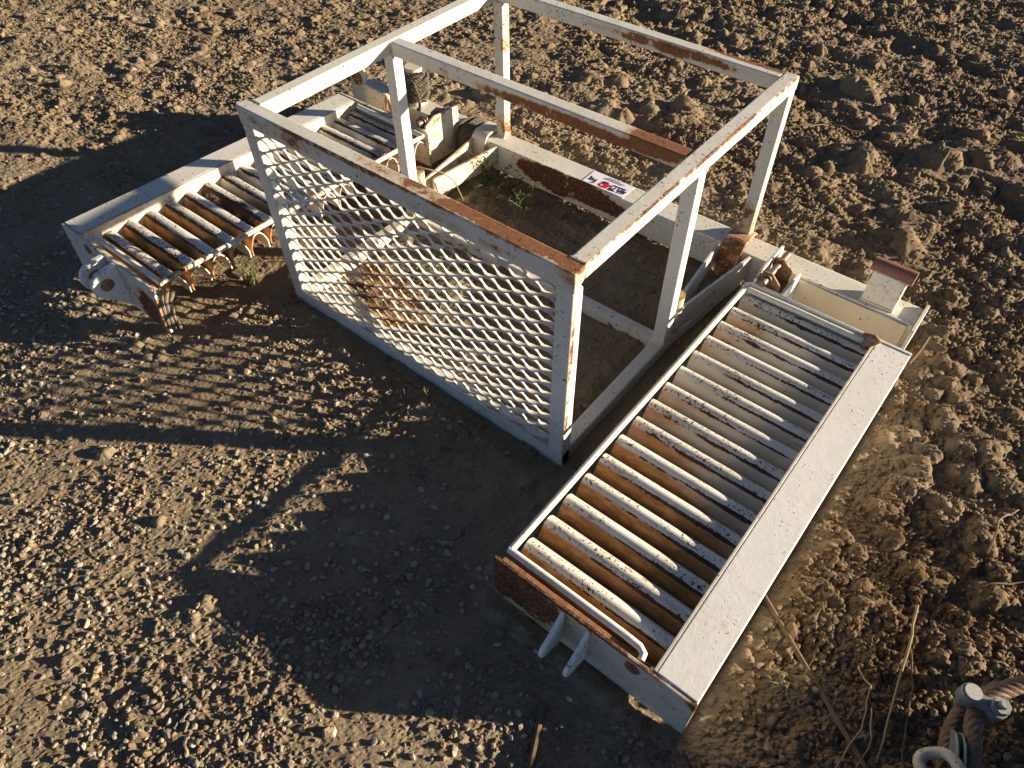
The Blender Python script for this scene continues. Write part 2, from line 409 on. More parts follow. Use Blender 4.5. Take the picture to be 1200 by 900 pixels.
# the torn-up heaps to the right of the right-hand rack
for (x, y, r, h) in [(.93, .66, .085, .06), (.87, .80, .07, .05), (1.02, .92, .09, .055), (1.12, .80, .08, .05), (1.02, .60, .06, .045), (.90, .50, .06, .04),
                     (1.22, 1.02, .10, .05), (1.16, .60, .07, .045), (.86, .30, .05, .03), (1.05, .36, .06, .035), (1.25, .42, .08, .05), (.95, 1.14, .07, .04),
                     (.98, .17, .05, .03), (.83, .08, .05, .028), (1.22, .22, .05, .03), (.80, -.10, .04, .02), (.84, -.30, .05, .02), (-1.75, 1.75, .09, .06), (-1.2, 1.95, .10, .07), (-.9, 2.2, .12, .08), (-.55, 1.75, .09, .05),
                     (-1.45, 2.25, .10, .07), (.45, 1.9, .10, .06), (.05, 2.4, .12, .07), (-.2, 3.0, .14, .08), (.5, 2.7, .12, .08), (-.85, .35, .05, .03), (-.6, .85, .06, .02)]:
    for k in range(5):
        stamp(x+rng.normal(0, r*.55), y+rng.normal(0, r*.55), r*rng.uniform(.4, .8), h*rng.uniform(.35, .75), 9000+sid); sid += 1
H += MUD*(.0024*fbm(XX, YY, 36, 3, 777, .7)+.0016*np.abs(perlin(XX*70, YY*70, 778)))
# unseen bank added on the right, shaped to cast the long corner shadow
bx = (XX-1.60)*.815+(YY-.22)*.575; by = -(XX-1.60)*.575+(YY-.22)*.815
H += .35*sst(bx, 0, .12)*(1-sst(bx, .5, 1.1))*(1-sst(by, -.10, .10))*(1-sst(-by, 1.0, 1.5))*(1-.12*FP)
H *= np.where((np.abs(XX) > 30) | (np.abs(YY) > 30), .2, 1)
GH = H

def ground_h(x, y):
    x = np.atleast_1d(np.asarray(x, float)); y = np.atleast_1d(np.asarray(y, float))
    i = np.clip(np.searchsorted(GX, x)-1, 0, len(GX)-2); j = np.clip(np.searchsorted(GY, y)-1, 0, len(GY)-2)
    u = np.clip((x-GX[i])/(GX[i+1]-GX[i]), 0, 1); v = np.clip((y-GY[j])/(GY[j+1]-GY[j]), 0, 1)
    return (GH[j, i]*(1-u)+GH[j, i+1]*u)*(1-v)+(GH[j+1, i]*(1-u)+GH[j+1, i+1]*u)*v
def gz(x, y): return float(ground_h(x, y)[0])

def mesh_np(name, V, F, mat, smooth=True):
    me = bpy.data.meshes.new(name); nv = len(V); k = F.shape[1]; nf = len(F)
    me.vertices.add(nv); me.vertices.foreach_set('co', np.ascontiguousarray(V, dtype=np.float32).ravel())
    me.loops.add(nf*k); me.loops.foreach_set('vertex_index', np.ascontiguousarray(F, dtype=np.int32).ravel())
    me.polygons.add(nf); me.polygons.foreach_set('loop_start', np.arange(0, nf*k, k, dtype=np.int32))
    me.polygons.foreach_set('loop_total', np.full(nf, k, dtype=np.int32))
    me.polygons.foreach_set('use_smooth', np.full(nf, smooth))
    me.update(calc_edges=True); me.materials.append(mat)
    o = bpy.data.objects.new(name, me); COL.objects.link(o); return o
ny, nx = XX.shape
idx = np.arange(ny*nx).reshape(ny, nx)
F = np.stack([idx[:-1, :-1], idx[:-1, 1:], idx[1:, 1:], idx[1:, :-1]], -1).reshape(-1, 4)
V = np.stack([XX, YY, H], -1).reshape(-1, 3)
m_soil = soil('dry cracked yard soil', (.235, .178, .116), (.300, .236, .160), (.135, .098, .062), attr='tint')
ground = mesh_np('ground', V, F, m_soil, False); ground['kind'] = 'structure'
def mud_tint(x, y):
    m, g = masks(x, y); v = .22*m*(.75+.5*sst(perlin(x*1.9, y*1.9, 611), -.6, .6))
    dmp = .34*sst(x, .66, .80)*(1-sst(x, 1.15, 1.6))*(1-sst(y, .35, .9))*(.6+.4*sst(perlin(x*4, y*4, 613), -.4, .4)); v = v+dmp
    return np.stack([1-v*.80, 1-v*.95, 1-v*1.08], -1)
_c = np.concatenate([mud_tint(XX, YY), np.ones(XX.shape+(1,))], -1)
ground.data.color_attributes.new('tint', 'FLOAT_COLOR', 'POINT').data.foreach_set('color', _c.astype(np.float32).ravel())

# loose stones and crumbs: each kind is uncountable ground cover, one object
t_ = (1+5**.5)/2
ICO_V = np.array([(-1, t_, 0), (1, t_, 0), (-1, -t_, 0), (1, -t_, 0), (0, -1, t_), (0, 1, t_), (0, -1, -t_), (0, 1, -t_), (t_, 0, -1), (t_, 0, 1), (-t_, 0, -1), (-t_, 0, 1)])
ICO_V = ICO_V/np.linalg.norm(ICO_V[0])
ICO_F = np.array([(0, 11, 5), (0, 5, 1), (0, 1, 7), (0, 7, 10), (0, 10, 11), (1, 5, 9), (5, 11, 4), (11, 10, 2), (10, 7, 6), (7, 1, 8), (3, 9, 4), (3, 4, 2), (3, 2, 6), (3, 6, 8), (3, 8, 9), (4, 9, 5), (2, 4, 11), (6, 2, 10), (8, 6, 7), (9, 8, 1)])
def scatter(name, n, dens, rfun, mat, tint, flat=.65, jag=.28, sink=.25):
    x = rng.uniform(-5.4, 2.2, n); y = rng.uniform(-1.9, 5.3, n)
    d = np.stack([x, y, 0*x], 1)-CAM; zc = d @ fw; px = (d @ rt)/zc*f/600; py = (d @ up)/zc*f/450
    view = np.where((np.abs(px) < 1.12) & (np.abs(py) < 1.12), 1.0, .12)      # fewer beyond the edges of the plot
    md, gv = masks(x, y); pat = sst(fbm(x, y, 1.7, 2, 311), -.45, .35); pt2 = sst(perlin(x*3.1, y*3.1, 77), -.5, .35)
    view = view*(1-.72*np.exp(-(((x+1.25)/.80)**2+((y+.55)/.45)**2)))
    rg = (x > .6) & (y < .7); pat = np.where(rg, 1, pat); pt2 = np.where(rg, 1, pt2)
    view = view*(.35+.65*pat)*(.40+.60*pt2); keep = rng.random(n) < dens(x, y, md, gv)*view; x = x[keep]; y = y[keep]; n = len(x)
    r = rfun(n)
    th = rng.uniform(0, 6.28, n); cs, sn = np.cos(th), np.sin(th)
    B = np.repeat(ICO_V[None], n, 0)*(1+rng.uniform(-jag, jag, (n, 12, 1)))
    sc = np.stack([rng.uniform(.75, 1.35, n), rng.uniform(.65, 1.0, n), rng.uniform(.45, .9, n)*flat/.65], -1)
    B = B*sc[:, None, :]*r[:, None, None]
    ta = rng.normal(0, .35, n); ct, st = np.cos(ta), np.sin(ta)
    by_, bz_ = B[..., 1]*ct[:, None]-B[..., 2]*st[:, None], B[..., 1]*st[:, None]+B[..., 2]*ct[:, None]
    bx_ = B[..., 0]*cs[:, None]-by_*sn[:, None]; by2 = B[..., 0]*sn[:, None]+by_*cs[:, None]
    z = ground_h(x, y)+r*(.55-sink)
    Vv = np.stack([bx_+x[:, None], by2+y[:, None], bz_+z[:, None]], -1).reshape(-1, 3)
    Ff = (ICO_F[None]+(np.arange(n)*12)[:, None, None]).reshape(-1, 3)
    o = mesh_np(name, Vv, Ff, mat, False)
    a = o.data.color_attributes.new('tint', 'FLOAT_COLOR', 'POINT')
    tc = tint(n)*mud_tint(x, y); tc = np.repeat(np.concatenate([tc, np.ones((n, 1))], 1)[:, None], 12, 1).reshape(-1)
    a.data.foreach_set('color', tc.astype(np.float32))
    o['kind'] = 'stuff'; return o
clear = lambda x, y: (1-((x > .1) & (x < .78) & (y > -.5) & (y < 1.0)))*(1-((x > -2.12) & (x < -1.5) & (y > -.5) & (y < 1.0)))
def tint_stone(n):
    b = rng.uniform(.75, 1.5, (n, 1)); w = rng.uniform(-.12, .12, (n, 1))
    pale = (rng.random((n, 1)) < .07)*.55
    return np.clip(np.concatenate([b*(1+w)+pale, b+pale, b*(1-w)+pale*1.05], 1), .4, 2.6)
def tint_crumb(n):
    b = rng.uniform(.7, 1.25, (n, 1)); return np.concatenate([b, b*.98, b*.96], 1)
m_stone = soil('mixed gravel stone', (.250, .203, .148), (.310, .262, .200), (.155, .122, .086), .5, 'tint')
m_crumb = soil('dry soil crumb', (.235, .176, .115), (.300, .234, .160), (.130, .094, .060), .7, 'tint')
near = lambda x, y: np.clip(1.5-.22*np.hypot(x-.75, y+1.15), .15, 1)
scatter('gravel', 330000, lambda x, y, m, g: clear(x, y)*np.clip(.03+.75*g, 0, 1)*(y < 1.2)*(1-.97*sst(y-.3*x, -.1, .8)), lambda n: .0026+.0095*rng.random(n)**3, m_stone, tint_stone)
scatter('gravel', 13000, lambda x, y, m, g: clear(x, y)*np.clip(.02+.22*g, 0, 1)*(y < 1.5)*(1-.9*sst(y-.3*x, -.1, .8)), lambda n: .008+.010*rng.random(n)**2.5, m_stone, tint_stone, sink=.4)
scatter('soil crumbs', 300000, lambda x, y, m, g: clear(x, y)*near(x, y)*np.clip(.35+.30*m+.65*((x > .6) & (y < .7)), 0, 1), lambda n: .003+.0085*rng.random(n)**3, m_crumb, tint_crumb, .75, .34)
scatter('soil crumbs', 9000, lambda x, y, m, g: clear(x, y)*np.clip(.05+.55*m+.6*((x > .7) & (y < .5)), 0, 1), lambda n: .009+.015*rng.random(n)**2.8, m_crumb, tint_crumb, .8, .34, .4)

# ------------------------------------------------------------------ BASKET FRAME (with its base beam)
T = .05; HT = .8236; W = 1.3597; XR = 0.0; XL = -1.36
basket = thing('basket_frame', 'white steel basket frame with expanded mesh front, rusty top bars and square base beam', 'steel frame', (-.68, .6, 0))
B = basket
def P(name, mat, fn, bevel=.0035, origin=None, parent=None):
    mb = MB(); fn(mb); return mb.build(name, mat, parent or B, origin, bevel)
# front panel
P('top_bar', m_frontbar, lambda m: m.prism([(-1.362, 0, HT), (-1.362, 0, HT-.068), (-1.362, .009, HT-.068), (-1.362, .046, HT-.045), (-1.362, .052, HT-.01), (-1.362, .052, HT)], (1.364, 0, 0)), .005)
P('bottom_bar', m_white, lambda m: m.box((-1.355, .001, -.03), (.0, .046, .048)))
P('post', m_rightpost, lambda m: m.box((-.058, .0015, -.02), (.0, .048, HT-.0685)), .006)
P('post', m_white, lambda m: m.box((-1.359, .0015, -.02), (-1.300, .048, HT-.0685)), .006)
# expanded metal
def expanded(m):
    x0, x1, z0, z1 = -1.302, -.056, .046, HT-.066
    nrow = 27; ncol = 12; S = (z1-z0)/nrow; L = (x1-x0)/ncol
    wv = np.array([0, .91, -.42])*.0155; tv = np.array([0, .40, .92])*.0054
    for j in range(nrow+1):
        zc = z0+j*S; ph = (j % 2)*.5
        pts = []
        for i in range(-1, ncol+1):
            for (u, zz_, ww) in ((0., -1, .8), (.10, -1.0, 1.5), (.22, -.85, 1.55), (.40, 0, 1.15), (.55, .9, 1.2), (.66, 1.0, 1.45), (.76, .9, .8), (.88, 0, .36)):
                x = x0+(i+ph+u)*L; pts.append((x, zc+zz_*(S*.5-.0022), ww))
        pts = [p for p in pts if x0-.004 <= p[0] <= x1+.004]
        # clamp to the frame so that every strand reaches the posts
        if pts[0][0] > x0: pts.insert(0, (x0-.001, pts[0][1], 1))
        if pts[-1][0] < x1: pts.append((x1+.001, pts[-1][1], 1))
        pts = [(x, min(max(z, z0-.004), z1+.004), w_) for x, z, w_ in pts]
        vs = []; fs = []
        for k, (x, z, w_) in enumerate(pts):
            wob = .0015*math.sin(x*23+j*1.7)+.006*math.sin(x*4.1+1)*math.sin(j*.17+.4)
            b0 = np.array([x, .018+wob, z+.001+.0025*math.sin(x*6.3+j*.21)*math.sin(j*math.pi/nrow)])-wv*w_*.5
            vs += [b0, b0+wv*w_, b0+wv*w_+tv, b0+tv]
            if k:
                a = (k-1)*4; b = k*4
                for q in range(4): fs.append((a+q, b+q, b+(q+1) % 4, a+(q+1) % 4))
        m.add(vs, fs)
P('mesh_panel', m_mesh, expanded, 0)
# side rails, middle and far bars
P('top_rail', m_toprail, lambda m: m.box((-.052, .0525, HT-.052), (-.001, 1.303, HT-.001)), .005)
P('top_rail', paint('left rail cream paint', base=(.76, .73, .62), rust=.07, pits=.4, stain=.4, dirt=.25, edge=.25), lambda m: m.box((-1.343, .0525, HT-.054), (-1.292, 1.303, HT-.001)), .005)
P('cross_bar', m_midbar, lambda m: m.box((-1.2915, .637, HT-.056), (-.0525, .687, HT-.004)), .005)
P('cross_bar', m_farbar, lambda m: m.box((-1.2915, 1.252, HT-.054), (-.0525, 1.302, HT-.002)), .005)
# posts
P('post', m_post, lambda m: m.box((-.053, .640, .048), (-.002, .690, HT-.0525)), .005)
P('post', m_post, lambda m: m.box((-1.342, .640, .048), (-1.292, .690, HT-.0545)), .005)
P('post', m_farpost, lambda m: m.box((-.050, 1.252, .155), (-.002, 1.300, HT-.0525)), .005)
P('post', m_farpost, lambda m: m.box((-1.318, 1.252, .155), (-1.268, 1.300, HT-.0545)), .005)
# bottom rails
P('bottom_rail', m_white, lambda m: m.box((-.053, .0465, -.02), (-.003, .70, .046)), .005)
P('bottom_rail', m_cream, lambda m: m.box((-1.342, .0465, -.02), (-1.292, .70, .046)), .005)
P('cross_bar', m_white, lambda m: m.box((-1.2915, .642, -.015), (-.0535, .690, .045)), .005)
# arms that fork to the collars
def arms(sgn):
    q = (lambda x: x) if sgn > 0 else (lambda x: -1.345-x)
    mt = m_white if sgn > 0 else m_cream
    a = (q(-.012), .752, .098); b = (q(.052), 1.178, .098)
    P('fork_arm', mt, lambda m: m.beam(a, b, .013, .108), .002)
    a2 = (q(-.042), .79, .108); b2 = (q(-.088), 1.178, .105)
    P('fork_arm', mt, lambda m: m.beam(a2, b2, .012, .095), .002)
    p = P('pivot_pin', m_cream, lambda m: m.cyl((q(-.022), .731, .0), (q(-.022), .731, .222), .0225, 20), .002)
    mb = MB(); mb.cyl((q(-.022), .731, .2225), (q(-.022), .731, .229), .024, 20); mb.build('pin_cap', m_collar, p, None, .002)
    P('bottom_strut', mt, lambda m: m.beam((q(-.015), .7, .02), (q(.03), 1.178, .02), .03, .045), .003)
arms(1); arms(-1)
# base beam and its collars
bz0, bz1, by0, by1 = .022, .155, 1.180, 1.297
beam = P('base_beam', m_beam, lambda m: m.box((-2.06, by0, bz0), (.69, by1, bz1)), .007)
def collar(xa, xb):
    def fn(m):
        n = 26; cy, cz = (by0+by1)/2, .086; V_ = []; Fq = []
        for k in range(n):
            a = 2*math.pi*k/n; e = .55
            # rounded-square saddle pulled up over the tube
            yy = math.copysign(abs(math.cos(a))**e, math.cos(a)); zz = math.copysign(abs(math.sin(a))**e, math.sin(a))
            for (ro, xx) in ((1.0, xa), (1.0, xb), (.9, xb), (.9, xa)):
                V_.append((xx, cy+yy*.082*ro, cz+zz*.102*ro))
        for k in range(n):
            a, b = k*4, ((k+1) % n)*4
            for i in range(4): Fq.append((a+i, b+i, b+(i+1) % 4, a+(i+1) % 4))
        m.add(V_, Fq)
    P('hinge_collar', m_collar if xa > -1 else paint('left collar paint', base=(.70, .64, .55), rust=.32, pits=.4, stain=.9, dirt=.5, orange=.9), fn, .004)
collar(-.072, .018); collar(-1.40, -1.315)
# stub posts on the beam
def stub(xc, mt, cap):
    p = P('stub_post', mt, lambda m: m.prism([(xc-.06, 1.205, bz1), (xc+.06, 1.205, bz1), (xc+.06, 1.262, bz1), (xc-.06, 1.262, bz1)], (0, .012, .128)), .006)
    mb = MB(); mb.tube([(xc-.075, 1.246, .292), (xc+.075, 1.246, .292)], .027, 14)
    mb.box((xc-.072, 1.218, .2835), (xc+.072, 1.27, .292)); mb.build('cap', cap, p, None, .004)
stub(.545, m_white, m_redcap)
P('beam_end_plate', m_rustwhite, lambda m: m.box((.6905, 1.13, .01), (.703, 1.305, .172)), .002)
P('beam_end_plate', m_cream, lambda m: m.box((-2.074, 1.13, .01), (-2.0605, 1.305, .172)), .002)
# thin sheet over the beam front, tan bounce light put into its colour
P('front_bounce_sheet', m_tan, lambda m: m.prism([(.262, 1.178, .150), (.262, 1.168, .035), (.675, 1.168, .035), (.675, 1.178, .150)], (0, -.008, 0)), .002)
def weld(a, b):
    a = np.array(a, float); b = np.array(b, float); n_ = max(4, int(np.linalg.norm(b-a)/.007))
    P('weld_bead', m_weld, lambda m: m.tube([a+(b-a)*i/n_ for i in range(n_+1)], .004, 7, True, [.0038+.0016*(i % 2)+.001*random.random() for i in range(n_+1)]), 0)
for xa, xb in ((-.0525, -.001), (-1.344, -1.291)):
    for yb in (.640, .690):
        weld((xa, yb, .047), (xb, yb, .047)); weld((xa, yb, HT-.054), (xb, yb, HT-.054))
    weld((xa, .0525, HT-.002), (xb, .0525, HT-.002))
for xx in (-.0525, -1.2915):
    weld((xx, .637, HT-.004), (xx, .637, HT-.056)); weld((xx, .642, .044), (xx, .690, .044))
weld((-.05, 1.252, .156), (-.002, 1.252, .156)); weld((-1.318, 1.252, .156), (-1.268, 1.252, .156))
weld((.485, 1.204, .156), (.605, 1.204, .156))
# auction sticker on the beam
mb = MB(); mb.box((-.772, 1.192, bz1+.0012), (-.560, 1.290, bz1+.0022))
q = NT('white vinyl sticker'); q.done((.84, .84, .88), .35); st = mb.build('sticker', q.m, B); st['label'] = 'white sticker with red and blue mark and black lettering'
def flat(m, pts, z): m.prism([(x, y, z) for x, y in pts], (0, 0, .0007))
def stroke(m, pts, w, z):
    for (a, b) in zip(pts[:-1], pts[1:]):
        a = np.array(a); b = np.array(b); d = b-a; L_ = np.linalg.norm(d); d = d/L_; n = np.array([-d[1], d[0]])*w/2; a = a-d*w*.3; b = b+d*w*.3
        flat(m, [a-n, b-n, b+n, a+n], z); z += .00006
zs = bz1+.0024
q = NT('sticker red'); q.done((.62, .015, .05), .4)
mb = MB(); flat(mb, [(-.705+.0*k, 0) for k in range(0)] or [(-.702, 1.213), (-.694, 1.203), (-.676, 1.199), (-.655, 1.203), (-.645, 1.237), (-.672, 1.237), (-.697, 1.227)], zs); mb.build('red_mark', q.m, st)
q = NT('sticker blue'); q.done((.02, .025, .12), .4)
mb = MB(); flat(mb, [(-.692, 1.2275), (-.662, 1.2385), (-.666, 1.2465), (-.693, 1.243)], zs+.0009); mb.build('blue_mark', q.m, st)
mb = MB(); flat(mb, [(-.684+.0065*math.cos(a*.6283), 1.213+.0045*math.sin(a*.6283)) for a in range(10)], zs+.0012)
q = NT('sticker pale'); q.done((.8, .7, .72), .4); mb.build('eye_mark', q.m, st)
q = NT('sticker black ink'); q.done((.02, .02, .028), .45)
mb = MB(); zz = zs
for k, g in enumerate([[(-.641, 1.233), (-.644, 1.205), (-.634, 1.203), (-.632, 1.217), (-.642, 1.219)], [(-.622, 1.234), (-.626, 1.206), (-.614, 1.208)],
          [(-.606, 1.236), (-.603, 1.220), (-.592, 1.224)], [(-.590, 1.238), (-.600, 1.206)], [(-.586, 1.209), (-.582, 1.236), (-.573, 1.214), (-.569, 1.236)],
          [(-.640, 1.243), (-.578, 1.247)],
          [(-.757, 1.243), (-.748, 1.232), (-.756, 1.222), (-.744, 1.220)], [(-.741, 1.238), (-.738, 1.222), (-.727, 1.226)], [(-.724, 1.236), (-.722, 1.208), (-.733, 1.204)]]):
    mb = MB(); stroke(mb, g, .0058, zz+.0001*k); mb.build('letter', q.m, st)
q = NT('sticker violet ink'); q.done((.30, .22, .45), .45)
mb = MB()
for k, (xa, xb, yy) in enumerate([(-.705, -.612, 1.262), (-.70, -.60, 1.270), (-.69, -.63, 1.279)]): stroke(mb, [(xa, yy), (xb, yy+.003)], .0030, zs)
mb.build('fine_print', q.m, st)

# ------------------------------------------------------------------ FINGER RACKS
def copy_part(o, parent, loc):
    k = o.copy(); COL.objects.link(k); k.parent = parent; k.location = loc; return k
def rack(sgn, root):
    q = (lambda x: x) if sgn > 0 else (lambda x: -1.36-x)
    white = m_clean if sgn > 0 else m_white
    fm = m_fing_r if sgn > 0 else m_fing_l
    ztop = .215
    # outer beam (a boxed channel), its lit inner wall
    def ob(m):
        m.prism([(q(.622), -.468, .208), (q(.622), -.468, .216), (q(.735), -.468, .216), (q(.735), -.468, .03), (q(.727), -.468, .03), (q(.727), -.468, .208)], (0, 1.425, 0))
    o = P('outer_beam', white, ob, .003, parent=root)
    P('inner_wall', m_cream if sgn < 0 else m_white, lambda m: m.box((q(.6215), -.468, .04), (q(.612), .957, .2155)), .002, parent=root)
    # near end plate
    e = P('end_plate', m_plate if sgn > 0 else m_plate2, lambda m: m.box((q(.115), -.481, .002), (q(.738), -.469, .213)), .003, parent=root)
    mb = MB(); mb.ring_plate((q(.565), -.4835, .176), (0, 1, 0), .021, .009, .005); mb.cyl((q(.565), -.489, .176), (q(.565), -.4815, .176), .0105, 12); mb.build('bolt', m_rust, e, None, .001)
    # lugs
    for xl in (.352, .432):
        def lug(m):
            if sgn > 0:
                cy, cz, rr = -.545, .105, .036
                pts = [(-.4815, .206), (-.4815, .035)]
            else:
                cy, cz, rr = -.535, .150, .058
                pts = [(-.4815, .212), (-.4815, .012)]
            arc = [(cy+rr*math.cos(a), cz+rr*math.sin(a)) for a in np.linspace(R(250), R(100), 14)]
            poly = pts+arc
            m.prism([(q(xl-.006), y, z) for y, z in poly], (.013 if sgn > 0 else -.024, 0, 0))
        l = P('lug', white if sgn > 0 else m_clean, lug, .003, parent=root)
        if sgn < 0:
            mb = MB(); mb.cyl((q(xl-.006)+.0015, -.540, .152), (q(xl-.006)-.0255, -.540, .152), .026, 20); mb.build('pin_hole', m_rust, l, None, .001)
    # rails
    P('side_rail', m_rail if sgn > 0 else m_rustrail, lambda m: m.tube([(q(.137), -.428, .205), (q(.137), .1, .2055), (q(.139), .5, .205), (q(.140), .93, .206)], .0105, 12), 0, parent=root)
    P('near_bar', m_rail if sgn > 0 else m_white, lambda m: m.tube([(q(.131), -.432, .2045), (q(.30), -.4325, .206), (q(.505), -.434, .206), (q(.555), -.436, .205), (q(.572), -.445, .203), (q(.575), -.462, .202)], .0105, 12), 0, parent=root)
    P('ledge_strip', m_rust if sgn > 0 else m_white, lambda m: m.box((q(.128), -.4685, .172), (q(.60), -.446, .180)), .001, parent=root)
    P('far_bar', m_rail if sgn > 0 else m_white, lambda m: m.tube([(q(.140), .935, .2045), (q(.33), .938, .206), (q(.58), .938, .206)], .011, 12), 0, parent=root)
    P('far_plate', white if sgn > 0 else m_cream, lambda m: m.prism([(q(.128), .957, .04), (q(.128), .957, .205), (q(.15), .957, .219), (q(.735), .957, .219), (q(.735), .957, .04)], (0, .012, 0)), .002, parent=root)
    # fingers
    x0, x1 = (.150, .6115); L = x1-x0
    def prof(k):
        n = 25; out = []; w = .0445 if sgn > 0 else .042; t = .0045
        ys = np.linspace(1, -1, n); h = .054; pw = 2.0 if sgn > 0 else 2.7
        out = [(w, -.088)]+[(w*y, -h*abs(y)**pw) for y in ys]+[(-w, -.088)]
        inn = [(-(w-t), -.088)]+[((w-t)*y, -t-(h-t*.2)*abs(y)**pw) for y in ys[::-1]]+[((w-t), -.088)]
        return out+inn
    pr = prof(0); n = len(pr)//2
    base = None
    for k in range(15):
        yc = -.374+.0924*k; cx = q((x0+x1)/2); org = (cx, yc, .1905 if sgn > 0 else .178)
        if base is None:
            V_ = []; Fq = []
            segs = [q(x0)-cx, 0, q(x1)-cx] if sgn > 0 else [q(x1)-cx, 0, q(x0)-cx]
            for xx in segs:
                V_ += [(xx, y, z) for y, z in pr]
            mm = len(pr)
            for i in range(2):
                for j in range(mm): Fq.append((i*mm+j, i*mm+(j+1) % mm, (i+1)*mm+(j+1) % mm, (i+1)*mm+j))
            for i in (0, 2):
                for j in range(n-1):
                    a, b = i*mm+j, i*mm+j+1; c2, d2 = i*mm+mm-2-j, i*mm+mm-1-j
                    Fq.append((a, b, c2, d2))
            mb = MB(); mb.add([np.array(v)+np.array(org) for v in V_], Fq)
            base = mb.build('finger', fm, root, org, 0, 40)
        else:
            copy_part(base, root, Vector(org)-Vector(root['at']))
    # pivot bracket at the hinge side
    pl = P('hinge_plate', m_clean if sgn > 0 else m_cream, lambda m: m.prism([(q(.152), .9695, .03), (q(.152), .9695, .235), (q(.152), 1.03, .262), (q(.152), 1.19, .252), (q(.152), 1.20, .16), (q(.152), 1.172, .157), (q(.152), 1.172, .03)], (.011 if sgn > 0 else -.011, 0, 0)), .002, parent=root)
    P('hinge_plate', white, lambda m: m.prism([(q(.252), .9695, .05), (q(.252), .9695, .195), (q(.252), 1.166, .185), (q(.252), 1.166, .05)], (.010 if sgn > 0 else -.010, 0, 0)), .002, parent=root)
    br = P('pin_bracket', m_rust, lambda m: (m.prism([(q(.166), .995, .165), (q(.166), .995, .262), (q(.205), .995, .262), (q(.243), .995, .225), (q(.243), .995, .165)], (0, .007, 0)),
                                             m.prism([(q(.166), 1.095, .165), (q(.166), 1.095, .262), (q(.205), 1.095, .262), (q(.243), 1.095, .225), (q(.243), 1.095, .165)], (0, .007, 0)),
                                             m.box((q(.166), 1.0025, .165), (q(.243), 1.0945, .171))), .001, parent=root)
    mb = MB(); mb.cyl((q(.189), .955, .238), (q(.189), 1.165, .238), .0135, 16); mb.ring_plate((q(.189), .988, .238), (0, 1, 0), .022, .012, .007); mb.ring_plate((q(.189), 1.108, .238), (0, 1, 0), .022, .012, .007)
    mb.build('pin', plain('worn pin steel '+str(sgn), (.20, .16, .13), .5, .5, .6, 50, .4, (.07, .035, .02)), br, None, .001)
    return e

right = thing('finger_rack', 'cleaner white finger rack with broad sunlit side beam, lying right of the mesh basket', 'finger rack', (.43, .24, 0), 'finger racks hinged either side of the basket')
rack(1, right)
P('hook', m_rust, lambda m: m.tube([(.585, .915, .200), (.612, .925, .2145), (.628, .945, .225), (.61, .956, .228), (.572, .952, .222)], .008, 8), 0, parent=right)
P('corner_rod', m_stick, lambda m: m.tube([(.742, .93, .205), (.750, 1.02, .206), (.752, 1.10, .203)], .0055, 8), .001, parent=right)
left = thing('finger_rack', 'rust-streaked white finger rack with rounded eye lugs, tilted behind left of the mesh basket', 'finger rack', (-1.79, .24, 0), 'finger racks hinged either side of the basket')
rack(-1, left)
# cables hanging under the near corner of the left rack are its own torn lashing
for k in range(4):
    P('hanging_loop', m_cable if k else m_rust, lambda m: m.tube([(-1.50+.012*k, -.463+.018*k, .205-.01*k), (-1.475+.006*k, -.480+.014*k, .15), (-1.465+.004*k, -.488+.012*k, .09), (-1.478+.01*k, -.486+.012*k, .035), (-1.49+.012*k, -.475+.01*k, .02)], .0075, 8), 0, parent=left)
P('chain_ring', m_cable, lambda m: m.tube([(-1.462+.02*math.cos(a), -.497, .0+.02*math.sin(a)) for a in np.linspace(0, 2*math.pi, 16, endpoint=False)], .006, 8, closed=True), 0, parent=left)
left.rotation_euler = (-.0375, 0, 0); left.location.z = .046

# ------------------------------------------------------------------ fittings on the far left of the beam
m_bol = paint('bollard housing paint', base=(.70, .64, .52), rust=.22, pits=.4, stain=.7, dirt=.4)
bol = P('stub_post', m_bol, lambda m: m.tube([(-1.835, 1.238, bz1), (-1.835, 1.24, .30), (-1.835, 1.24, .345)], .044, 18), .004)
eye = P('eye_plate', m_bol, lambda m: m.prism([(-2.185, 1.12, .02), (-2.06, 1.12, .02), (-2.06, 1.12, .27), (-2.075, 1.12, .305), (-2.17, 1.12, .305), (-2.185, 1.12, .27)], (0, .012, 0)), .003)
mb = MB(); mb.ring_plate((-2.125, 1.116, .245), (0, 1, 0), .036, .018, .007); mb.cyl((-2.125, 1.1175, .245), (-2.125, 1.1195, .245), .019, 18); mb.build('eye_ring', m_collar, eye, None, .001)
P('housing', m_bol, lambda m: m.prism([(-2.055, 1.09, .06), (-1.86, 1.09, .06), (-1.86, 1.09, .205), (-1.90, 1.09, .235), (-2.055, 1.09, .25)], (0, .08, 0)), .008)
ch = thing('shackle', 'small rusty shackle hanging beside the rope-wound bollard on the far beam', 'shackle', (-1.85, 1.10, .16))
mb = MB(); mb.tube([(-1.868+.0*a, 1.082, .215+.0*a) for a in ()] or [(-1.872, 1.075, .235), (-1.853, 1.078, .215), (-1.848, 1.080, .18), (-1.855, 1.082, .155), (-1.872, 1.084, .15), (-1.885, 1.082, .175), (-1.884, 1.078, .21), (-1.872, 1.075, .235)], .0085, 8); mb.build('bow', m_rust, ch)
mb = MB(); mb.tube([(-1.850+.018*math.cos(a), 1.085+.012*math.sin(a), .13+.028*math.sin(a+.6)) for a in np.linspace(0, 6.28, 14, endpoint=False)], .0075, 8, closed=True); mb.build('link', m_rust, ch)

